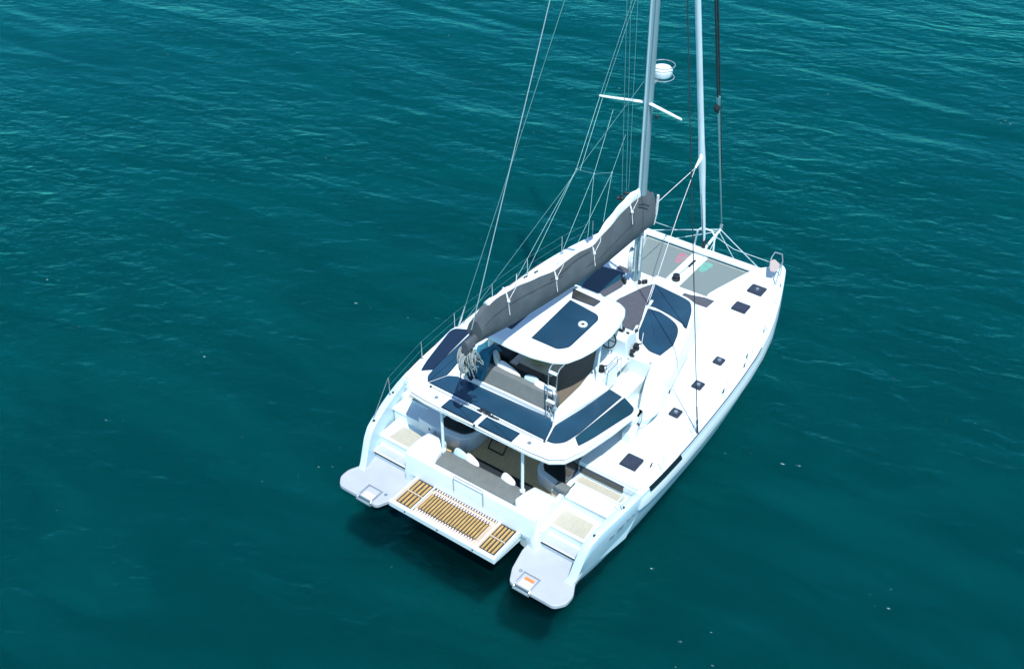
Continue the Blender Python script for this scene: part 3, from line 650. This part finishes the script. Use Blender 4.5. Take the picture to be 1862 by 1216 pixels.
for s in (1, -1):
    obj('lift_arm', MB().loft([[(s*1.5, .1, .62), (s*1.5, .1, .50), (s*1.58, .1, .50), (s*1.58, .1, .62)], [(s*1.5, 1.4, .5), (s*1.5, 1.4, .34), (s*1.58, 1.4, .34), (s*1.58, 1.4, .5)]]), 'gel', LP)

# ---- bows: crossbeam, nets, longeron, sprit, pulpits
XB = obj('crossbeam', MB().tube([(-2.35, 13.5, 1.82), (2.35, 13.5, 1.82)], .11, 12), 'spar', BOAT)
obj('beam_track', MB().box(-2.1, 2.1, 13.33, 13.40, 1.80, 1.86), 'gel', XB, bevel=.01)
for s in (1, -1):
    pts = [(s*.26, 11.2), (s*.26, 13.36), (s*1.95, 13.36)]+[(s*(xin(y)-.01), y) for y in (13.25, 12.9, 12.5, 12.0, 11.6, 11.25)]+[(s*1.36, 11.2)]
    T = obj('trampoline', MB().prism(pts, 1.69, 1.705), 'net', BOAT)
    mb = MB(); mb.tube([(x, y, 1.71) for x, y in pts+[pts[0]]], .016, 6); obj('lacing', mb, 'rope', T)
    random.seed(3)
    bl = [(s*(.43+.15*math.cos(a)*(1+.3*math.sin(3*a))), 12.85+.42*math.sin(a)*(1+.25*math.cos(2*a))) for a in (2*math.pi*k/22 for k in range(22))]
    obj('net_patch', MB().prism(bl, 1.70, 1.712), 'green' if s == 1 else 'red', T)
LN = obj('longeron', MB().loft([[(-.25, y, z-.2), (.25, y, z-.2), (.25, y, z-.02), (.22, y, z), (-.22, y, z), (-.25, y, z-.02)] for y, z in ((11.1, 1.70), (13.42, 1.74))]), 'gel', BOAT)
obj('anchor_slot', MB().box(-.03, .05, 12.55, 13.0, 1.70, 1.745), 'black', LN)
mb = MB(); mb.tube([(-.05, 11.8, 1.72), (0, 12.5, 1.745)], .015, 6); obj('anchor_chain', mb, 'steel', LN)
mb = MB(); mb.disc((.02, 11.72), .13, 1.64, 1.80, 18); mb.disc((.02, 11.72), .09, 1.80, 1.86, 18); mb.disc((.02, 11.72), .11, 1.86, 1.90, 18)
obj('windlass', mb, 'black', BOAT, bevel=.01)
SP = obj('bowsprit', MB().tube([(0, 13.45, 1.80), (0, 14.72, 2.05)], [.05, .045], 10), 'spar', BOAT)
mb = MB(); mb.tube([(-.34, 13.55, 1.85), (-.30, 13.6, 2.45), (-.18, 13.62, 2.58), (.18, 13.62, 2.58), (.30, 13.6, 2.45), (.34, 13.55, 1.85)], .03, 8)
obj('seagull_striker', mb, 'spar', BOAT)
mb = MB(); mb.tube([(0, 14.70, 2.05), (0, 14.72, 2.2)], .06, 12); obj('furler_drum', mb, 'steel', SP)
mb = MB()
for s in (1, -1):
    mb.tube([(0, 14.68, 2.04), (s*1.9, 13.55, 1.9)], .016, 6); mb.tube([(0, 14.6, 2.0), (s*1.15, 13.5, 1.86)], .012, 6)
    mb.tube([(s*.30, 13.6, 2.45), (s*1.0, 13.62, 2.2), (s*2.3, 13.75, 2.1)], .01, 6)
mb.tube([(0, 14.6, 2.0), (.0, 13.4, 1.0), ], .014, 6); mb.tube([(.18, 13.62, 2.56), (0, 14.65, 2.08)], .012, 6)
obj('bobstay', mb, 'palewire', BOAT)
for s in (1, -1):
    mb = MB(); X = lambda v: s*v
    mb.tube([(X(2.30), 13.45, 2.0), (X(2.30), 13.50, 2.45), (X(2.34), 13.62, 2.60), (X(2.58), 13.60, 2.62), (X(2.74), 13.3, 2.58), (X(2.80), 12.95, 2.5), (X(2.80), 12.85, 2.0)], .02, 8)
    mb.tube([(X(2.72), 13.35, 2.0), (X(2.72), 13.35, 2.58)], .018, 8)
    pu = obj('pulpit', mb, 'steel', BOAT)
    obj('pulpit_seat', MB().prism(rounded([(X(2.30), 13.42), (X(2.38), 13.58), (X(2.66), 13.4), (X(2.70), 12.98), (X(2.52), 12.92)], .05), 2.34, 2.38), 'tan', pu, bevel=.008)
# stanchions and lifelines
for s in (1, -1):
    ys = [2.45, 4.05, 5.6, 7.4, 9.1, 10.7, 12.0]
    tops = []
    for k, y in enumerate(ys):
        x = xs(y)-.08; z = zs(y)
        mb = MB(); mb.tube([(s*x, y, z-.02), (s*x, y, z+.60)], .010, 8); mb.disc((s*x, y), .04, z-.01, z+.02, 10)
        if k == 0: mb.tube([(s*x, y, z+.60), (s*(xs(y-.95)-.08), y-.95, zs(y-.95))], .009, 6)
        obj('stanchion', mb, 'steel' if s < 0 else 'spar', BOAT); tops.append((s*x, y, z+.6))
    for dz in (0, -.28):
        mb = MB(); mb.tube([(x, y, z+dz) for x, y, z in tops], .003, 5); obj('lifeline', mb, 'wire' if s < 0 else 'palewire', BOAT)

# ---- mast, boom, sails
def mx(z): return Vector((0, 9.16-.022*(z-3.05), z))
MZ = 22.5
mb = MB(); rings = []
for z in (RT, 5, 8, 12, 16, 20, MZ):
    c = mx(z); rings.append([(c.x+.105*math.cos(a), c.y+.17*math.sin(a), z) for a in (2*math.pi*k/18 for k in range(18))])
MA = obj('mast', mb.loft(rings), 'alu', BOAT)
obj('mast_track', MB().loft([[(-.02, mx(z).y-.185, z), (.02, mx(z).y-.185, z), (.02, mx(z).y-.15, z), (-.02, mx(z).y-.15, z)] for z in (RT+.4, MZ)]), 'palewire', MA)
SPZ = 8.7; st_ = {}
for s in (1, -1):
    c = mx(SPZ); tip = Vector((s*1.2, 8.60, SPZ+.02)); st_[s] = tip; mb = MB(); rings = []
    for k in (0, .1, .5, .9, 1):
        p = Vector((s*.08, c.y-.05, SPZ)).lerp(tip, k); wd = .065*(1-.35*k)*(1 if k < 1 else .5); rings.append([(p.x, p.y+wd*math.cos(a), p.z+.028*math.sin(a)) for a in (2*math.pi*j/10 for j in range(10))])
    obj('spreader', mb.loft(rings), 'spar', MA)
mb = MB(); rx = Vector((.05, mx(9.3).y+.52, 9.38))
mb.loft([[(rx.x+r*math.cos(a), rx.y+r*math.sin(a), rx.z+h) for a in (2*math.pi*k/24 for k in range(24))] for r, h in ((.10, -.13), (.24, -.12), (.27, -.05), (.27, .03), (.22, .10), (.08, .13))])
RD = obj('radar_dome', mb, 'spar', MA)
mb = MB(); mb.torus(rx+Vector((0, .02, -.17)), .31, .012, (0, 0, 1), 28, 6); mb.torus(rx+Vector((0, .02, .16)), .31, .012, (0, 0, 1), 28, 6)
mb.box(-.03, .09, mx(9.3).y+.1, rx.y, rx.z-.2, rx.z-.16)
obj('radar_guard', mb, 'steel', RD)
mb = MB(); mb.ball((.16, mx(8.3).y+.2, 8.25), (.04, .04, .07), 8, 6); obj('steaming_light', mb, 'black', MA)
# sail bag lying on the boom (bag bottom and top heights from aft to forward)
zb = cr([1.6, 2.4, 4.0, 5.2, 6.2, 7.1, 8.2, 9.6], [5.72, 5.52, 5.27, 5.06, 4.90, 4.84, 4.84, 4.80])
zt = cr([1.6, 2.2, 2.9, 3.8, 5.1, 5.5, 6.6, 7.5, 8.5, 9.3, 9.6], [6.22, 6.42, 6.36, 6.14, 5.86, 5.88, 5.70, 5.88, 6.04, 5.96, 5.85])
def bag():
    mb = MB(); rings = []; random.seed(5)
    N = 60
    for k in range(N+1):
        y = 1.62+(9.55-1.62)*k/N; a, b = zb(y), zt(y); h = b-a
        w_ = .205+.02*math.sin(y*1.3)
        wob = .006*math.sin(y*9)+.005*math.sin(y*17+1)
        if y > 8.6: w_ = .27
        r = [(.10, 0), (w_*.85, .12), (w_+wob, .38), (w_*.8-wob, .70), (w_*.5, .90), (w_*.36, 1.0), (w_*.18, .985), (0, .955)]
        ring = [(x, y, a+h*t) for x, t in r]; ring += [(-x, y, a+h*t) for x, t in r[-2::-1]]
        rings.append(ring)
    return mb.loft(rings)
BO = obj('boom', MB().loft([[(.09*math.cos(a), y, zb(y)+.0+.13*math.sin(a)) for a in (2*math.pi*k/14 for k in range(14))] for y in (1.25, 1.6, 3, 5, 7, 9.0)]), 'bag', BOAT)
obj('boom_end', MB().loft([[(.10*math.cos(a), y, z+.14*math.sin(a)) for a in (2*math.pi*k/12 for k in range(12))] for y, z in ((1.24, 5.66), (1.34, 5.68), (1.5, 5.68))]), 'pad', BO)
BG = obj('sail_bag', bag(), 'bag', BOAT, angle=60)
# flaked sail showing above the bag
mb = MB(); rings = []
for k in range(50):
    y = 2.1+(9.05-2.1)*k/49; t = zt(y)
    up = .03+.05*math.sin(y*5)**2+(.20 if 6.6 < y else .0)*math.sin(min(1, (y-6.6)/1.5)*math.pi/2 if y > 6.6 else 0)
    hw = .07+.02*math.sin(y*7)
    rings.append([(-.02+hw*math.cos(a), y, t-.05+(up+.04)*math.sin(a)) for a in (math.pi*j/8 for j in range(9))]+[(-.02-hw*.9, y, t-.12), (-.02+hw*.9, y, t-.12)])
obj('mainsail', mb.loft(rings), 'sail', BOAT, angle=60)
for y in (2.75, 4.75, 6.5, 8.35):                       # white ties over the bag with tails
    t = zt(y); mb = MB(); mb.tube([(-.1, y+.1, t+.02), (.03, y, t+.03), (.10, y-.02, t-.06), (.155, y-.05, t-.16)], .022, 6)
    mb.ball((.165, y-.05, t-.17), .045, 7, 5)
    mb.tube([(.16, y-.05, t-.17), (.20, y-.08, t-.34), (.24, y-.10, t-.5)], .010, 5)
    mb.tube([(.16, y-.05, t-.17), (.12, y+.3, t-.0), (0, y+.5, t+.22)], .008, 5)
    obj('sail_tie', mb, 'rope', BG)
mb = MB(); mb.box(-.28, .285, 8.90, 8.96, 5.2, 6.0)
def on_bag(y, t): 
    h = zt(y)-zb(y); w_ = .205+.02*math.sin(y*1.3); w_ = .27 if y > 8.6 else w_
    return (np.interp(t, [0, .12, .38, .7, .9, 1], [.10, w_*.85, w_, w_*.8, w_*.5, w_*.36])+.006, y, zb(y)+h*t)
for y0, y1, t0, t1, r in ((4.5, 6.3, .80, .90, .014), (1.75, 5.0, .66, .72, .007), (6.0, 8.5, .52, .50, .006)):
    obj('bag_seam', MB().tube([on_bag(y0+(y1-y0)*k/24, t0+(t1-t0)*k/24) for k in range(25)], r, 5), 'bagdark', BG)
obj('bag_strap', MB().tube([(.28, 9.50, 5.85), (.26, 9.52, 5.3), (.20, 9.52, 4.9)], .04, 8), 'rope', BG)
mb = MB(); mb.tube([(.20, 8.6, 5.95), (.25, 8.75, 5.92), (.28, 9.0, 5.75)], .018, 6); obj('bag_strap', mb, 'ropedark', BG)
# blocks and bunched mainsheet under the boom end
mb = MB(); random.seed(11)
for cx, cy, cz in ((-.16, 1.36, 5.30), (.05, 1.42, 5.34), (-.05, 1.26, 5.22)):
    q = MB()
    for k in range(7): q.torus((cx+.02*(k-3), cy+random.uniform(-.02, .02), cz+random.uniform(-.02, .02)), .13+.02*random.random(), .017, (1, random.uniform(-.3, .5), random.uniform(-.2, .2)), 18, 5)
    mb.add([(x, y, cz+(z-cz)*1.55) for x, y, z in q.v], q.f)
for k in range(12):
    pts = [Vector((random.uniform(-.22, .2), 1.35+random.uniform(-.15, .2), 5.5))]
    for j in range(5): pts.append(pts[-1]+Vector((random.uniform(-.06, .06), random.uniform(-.04, .1), random.uniform(-.18, -.06))))
    mb.tube(pts, .014, 5)
obj('mainsheet', mb, 'heap', BO, angle=70)
mb = MB()
for x in (-1.30, -1.16, -1.02):
    mb.tube([(x*.25, 1.5, 5.4), (x, 2.85, RT+.05)], .018, 6)
obj('mainsheet_tackle', mb, 'rope', BO)
mb = MB()
for x in (-.12, .08): mb.ball((x, 1.55, 5.15), (.05, .06, .09), 8, 6)
mb.tube([(-.33, 1.5, 5.35), (-1.38, 2.72, RT+.05)], .016, 6)
obj('mainsheet_block', mb, 'black', BO)
def rope(name, pts, r, m, parent=BOAT):
    mb = MB(); mb.tube(pts, r, 6); return obj(name, mb, m, parent)
rope('topping_lift', [(0, 1.50, 6.05), (0, 8.74, MZ)], .011, 'liftwire')
for s in (1, -1):
    a = (s*3.92, 5.78, 1.80)
    rope('shroud', [a, mx(18.5)], .014 if s == 1 else .011, 'ropedark' if s == 1 else 'wire')
    mb = MB(); d = (mx(18.5)-Vector(a)).normalized(); mb.tube([Vector(a), Vector(a)+d*.35, Vector(a)+d*.4, Vector(a)+d*.75], [.03, .03, .02, .02], 8)
    obj('turnbuckle', mb, 'frame' if s == 1 else 'steel', BOAT)
    rope('lower_shroud', [(s*3.9, 5.95, 1.80), mx(9.5)], .009, 'wire') if s == -1 else None
# lazy jacks on the port side: from the spreader down through rings to the bag
for k, (a, ring, lows) in enumerate([((-.5, 8.75, 11.34), (-.70, 6.81, 7.54), [(-.25, 3.61, 6.20), (-.25, 3.95, 6.05)]),
                                      ((-.9, 8.82, 8.32), (-.70, 7.68, 7.02), [(-.25, 5.52, 5.85), (-.25, 6.76, 5.62)]),
                                      ((-.6, 9.03, 7.60), (-.70, 8.61, 6.64), [(-.25, 6.25, 5.75), (-.25, 7.52, 5.80)])]):
    mb = MB()
    if k == 0:
        mb.tube([a, (-1.2, 8.62, 8.70), ring], .006, 5); mb.tube([(-.42, 8.75, 11.34), (-1.12, 8.64, 8.70), (-.62, 6.86, 7.5)], .006, 5)
    else: mb.tube([a, ring], .006, 5)
    for l in lows: mb.tube([ring, l], .0055, 5)
    if k < 2: mb.tube([ring, ((-.70, 7.68, 7.02), (-.70, 8.61, 6.64))[k]], .004, 5)
    mb.ball(ring, .025, 6, 5)
    obj('lazy_jack', mb, 'greenwire', BOAT)
for a, b in (((-.30, 8.13, 11.57), (-.15, 8.24, 6.35)), ((-.2, 8.14, 11.59), (-.1, 8.38, 6.38)), ((-.15, 8.39, 11.52), (-.1, 8.5, 6.4))):
    top = Vector(b)+(Vector(a)-Vector(b))*2.4
    rope('halyard', [b, a, top], .007, 'wire')
mb = MB(); random.seed(4)
for k in range(9): mb.ball((-.22+.16*random.random(), 8.1+.4*random.random(), 6.2+.12*random.random()), .05, 7, 5)
obj('head_car', mb, 'black', BG)
rope('halyard_tail', [(.13, 9.0, 3.6), (.16, 8.95, 4.2), (.14, 9.0, 4.75)], .03, 'rope')
mb = MB()
for k in range(6): mb.torus((-.13+.012*k, 8.92+.01*k, 3.95-.01*k), .20+.012*(k % 3), .014, (1, .25+.05*k, 0), 20, 5)
q = [(x, y, 3.95+(z-3.95)*1.7) for x, y, z in mb.v]; mb.v = q
obj('rope_coil', mb, 'rope', BOAT)
# furled jib on the forestay, with clew and sheets
def stay(p, q, k): return Vector(p)+(Vector(q)-Vector(p))*k
J0, J1 = Vector((0, 13.51, 2.16)), Vector((0, 8.79, 20.2))
rope('forestay', [J0+Vector((0, 0, -.3)), J1], .012, 'ropedark')
mb = MB(); mb.tube([J0+Vector((0, .03, -.22)), J0+Vector((0, 0, .1))], .055, 12); obj('furling_drum', mb, 'black', BOAT)
ks = [0, .02, .06, .12, .17, .19, .22, .3, .5, .8, .98]; rs = [.03, .055, .065, .08, .105, .105, .09, .085, .08, .06, .02]
jb = MB().tube([stay(J0, J1, k) for k in ks], rs, 14)
JB = obj('furled_jib', jb, 'jib', BOAT)
CL = Vector((-.02, 12.30, 5.35))
mb = MB(); mb.tube([stay(J0, J1, .205), stay(J0, J1, .19)+Vector((.02, -.10, 0)), CL], [.07, .06, .03], 8); obj('clew', mb, 'sail', JB)
rope('jib_sheet', [CL, (.10, 11.2, 4.3), (.88, 8.35, 3.2)], .009, 'rope'); rope('jib_sheet', [(.9, 8.3, RT+.06), (1.2, 7.3, RT+.06)], .010, 'rope')
rope('jib_sheet', [CL, (-.05, 10.0, 5.20)], .010, 'rope')
# furled gennaker on the sprit end
G0, G1 = Vector((0, 14.72, 2.2)), Vector((0, 9.3, 20.9))
gk = MB().tube([stay(G0, G1, k) for k in (0, .06, .15, .24, .27)], [.02, .028, .03, .045, .07], 10)
GN = obj('furled_gennaker', gk, 'wire', BOAT)
mb = MB(); mb.tube([stay(G0, G1, k)+Vector((0, -.03, 0)) for k in (.24, .4, .9)], [.03, .028, .02], 8); mb.tube([stay(G0, G1, k)+Vector((.02, .07, 0)) for k in (.1, .4, .9)], [.014, .028, .02], 8)
mb.ball(stay(G0, G1, .25)+Vector((-.02, -.06, 0)), (.10, .10, .14), 10, 8)
obj('gennaker_sock', mb, 'ropedark', GN)

# ------------------------------------------------------------------ loose things on board
def pillow(label, loc, size, m, tilt=(0, 0, 0), group=None):
    mb = MB(); N, K = 24, 8; rings = []
    for j in range(K+1):
        t = -math.pi/2+math.pi*(j+.08)/(K+.16); ring = []
        for k in range(N):
            a = 2*math.pi*k/N; ca, sa = math.cos(a), math.sin(a)
            sx = math.copysign(abs(ca)**.55, ca); sy = math.copysign(abs(sa)**.55, sa); rr = math.cos(t)**.6
            ring.append((size[0]/2*sx*rr, size[1]/2*sy*rr, size[2]/2*math.sin(t)*(1-.25*(abs(sx*sy)*rr))))
        rings.append(ring)
    mb.loft(rings); o = obj('cushion', mb, m, None, angle=80)
    o.location = loc; o.rotation_euler = [R_(q) for q in tilt]
    return tag(o, label, 'cushion', group)
GC = 'scatter cushions on the cockpit bench'; GF = 'scatter cushions on the flybridge sofa'
pillow('pale cyan cushion on the grey cockpit bench, behind the port roof post', (-.80, 1.86, 1.40), (.44, .36, .15), 'ccyan', (74, 10, -4), GC)
pillow('white cushion leaning against the pale cyan one on the cockpit bench', (-.42, 1.84, 1.40), (.50, .36, .15), 'cwhite', (72, 14, -12), GC)
pillow('white cushion alone near the starboard roof post on the cockpit bench', (.74, 1.82, 1.41), (.46, .36, .16), 'cwhite', (70, 12, -12), GC)
zf = RT+.50
pillow('pale grey cushion standing on edge beside the teal cloth on the flybridge sofa', (-.68, 3.34, zf+.08), (.15, .40, .46), 'cgrey', (16, -14, 38), GF)
pillow('long white cushion next to the pale grey upright one on the flybridge sofa', (-.22, 3.20, zf-.05), (.78, .34, .16), 'cwhite', (66, 12, -8), GF)
pillow('pale blue cushion in the middle of the flybridge sofa', (.46, 3.22, zf-.05), (.42, .34, .16), 'ccyan', (70, -4, 6), GF)
pillow('plump white cushion lying in front of the pale blue one on the flybridge sofa', (.82, 3.14, zf-.05), (.50, .34, .18), 'cwhite', (60, 4, -6), GF)
pillow('small white cushion at the starboard end of the flybridge sofa by the ladder', (1.12, 3.10, zf-.07), (.34, .32, .14), 'cwhite', (60, 14, -14), GF)
# teal towel draped over the sofa's port corner
mb = MB(); rings = []
for k in range(17):
    t = k/16; y = 2.84+.86*t; hz = (RT+.16+.60*min(1, t*2.4)) if t < .42 else RT+.76-.28*(t-.42)
    rings.append([(-1.20+.42*j/12+.03*math.sin(6*t), y+.025*math.sin(j), hz+.035*math.sin(j*1.3+t*7)+.10*(1-j/12)) for j in range(13)])
n = len(rings[0]); low = [[(x, y+.01, z-.05) for x, y, z in r] for r in rings]
cl = MB().loft([a+b[::-1] for a, b in zip(rings, low)])
tag(obj('towel', cl, 'teal', None, angle=80), 'crumpled teal towel draped over the port corner of the flybridge sofa', 'towel')
mb = MB(); mb.ball((-1.12, 2.86, RT+.22), (.13, .14, .24), 12, 8); mb.ball((-1.12, 2.94, RT+.44), (.09, .1, .1), 10, 6)
tag(obj('bag', mb, 'charcoal', None, angle=80), 'dark soft bag tucked under the teal towel at the sofa end', 'bag')
# olive bowl on the table
mb = MB(); c = (.22, 3.92, RT+.532)
mb.loft([[(c[0]+r*math.cos(a), c[1]+r*math.sin(a), c[2]+h) for a in (2*math.pi*k/24 for k in range(24))] for r, h in ((.10, 0), (.2, .04), (.25, .10), (.23, .10), (.17, .05), (.02, .03))])
tag(obj('bowl', mb, 'olive', None, angle=60), 'round olive bowl on the pale flybridge table under the hard top', 'bowl')
# folding chair in the cockpit
CH = thing('folding_chair', 'black framed folding chair with white cloth on the cockpit floor under the roof', 'folding chair', (-.40, 3.05, 1.0))
for x in (-.24, .24):
    obj('side_frame', MB().tube([(x, -.22, .02), (x, .2, .42), (x, .24, .82)], .02, 8).tube([(x, .24, .02), (x, -.2, .42), (x, -.22, .62)], .02, 8), 'black', CH)
obj('crossbar', MB().tube([(-.24, -.22, .03), (.24, -.22, .03)], .02, 8).tube([(-.24, .24, .03), (.24, .24, .03)], .02, 8), 'black', CH)
obj('seat', MB().loft([[(x, -.2, .42-d), (x, .2, .43-d), (x, .2, .45-d), (x, -.2, .44-d)] for x, d in ((-.23, 0), (-.1, .03), (.1, .03), (.23, 0))]), 'charcoal', CH)
obj('backrest', MB().loft([[(x, .22+d, .58), (x, .24+d, .58), (x, .25+d, .82), (x, .23+d, .82)] for x, d in ((-.23, 0), (0, .02), (.23, 0))]), 'charcoal', CH)
mb = MB(); mb.loft([[(x, .0, .47), (x, .12, .62+h), (x, .15, .62+h), (x, .04, .46)] for x, h in ((-.18, .0), (-.1, .05), (.0, .02), (.05, 0))])
o = obj('folded_cloth', mb, 'cwhite', None); o.location = (-.40, 3.05, 1.0); tag(o, 'white folded cloth on the black folding chair in the cockpit', 'cloth')
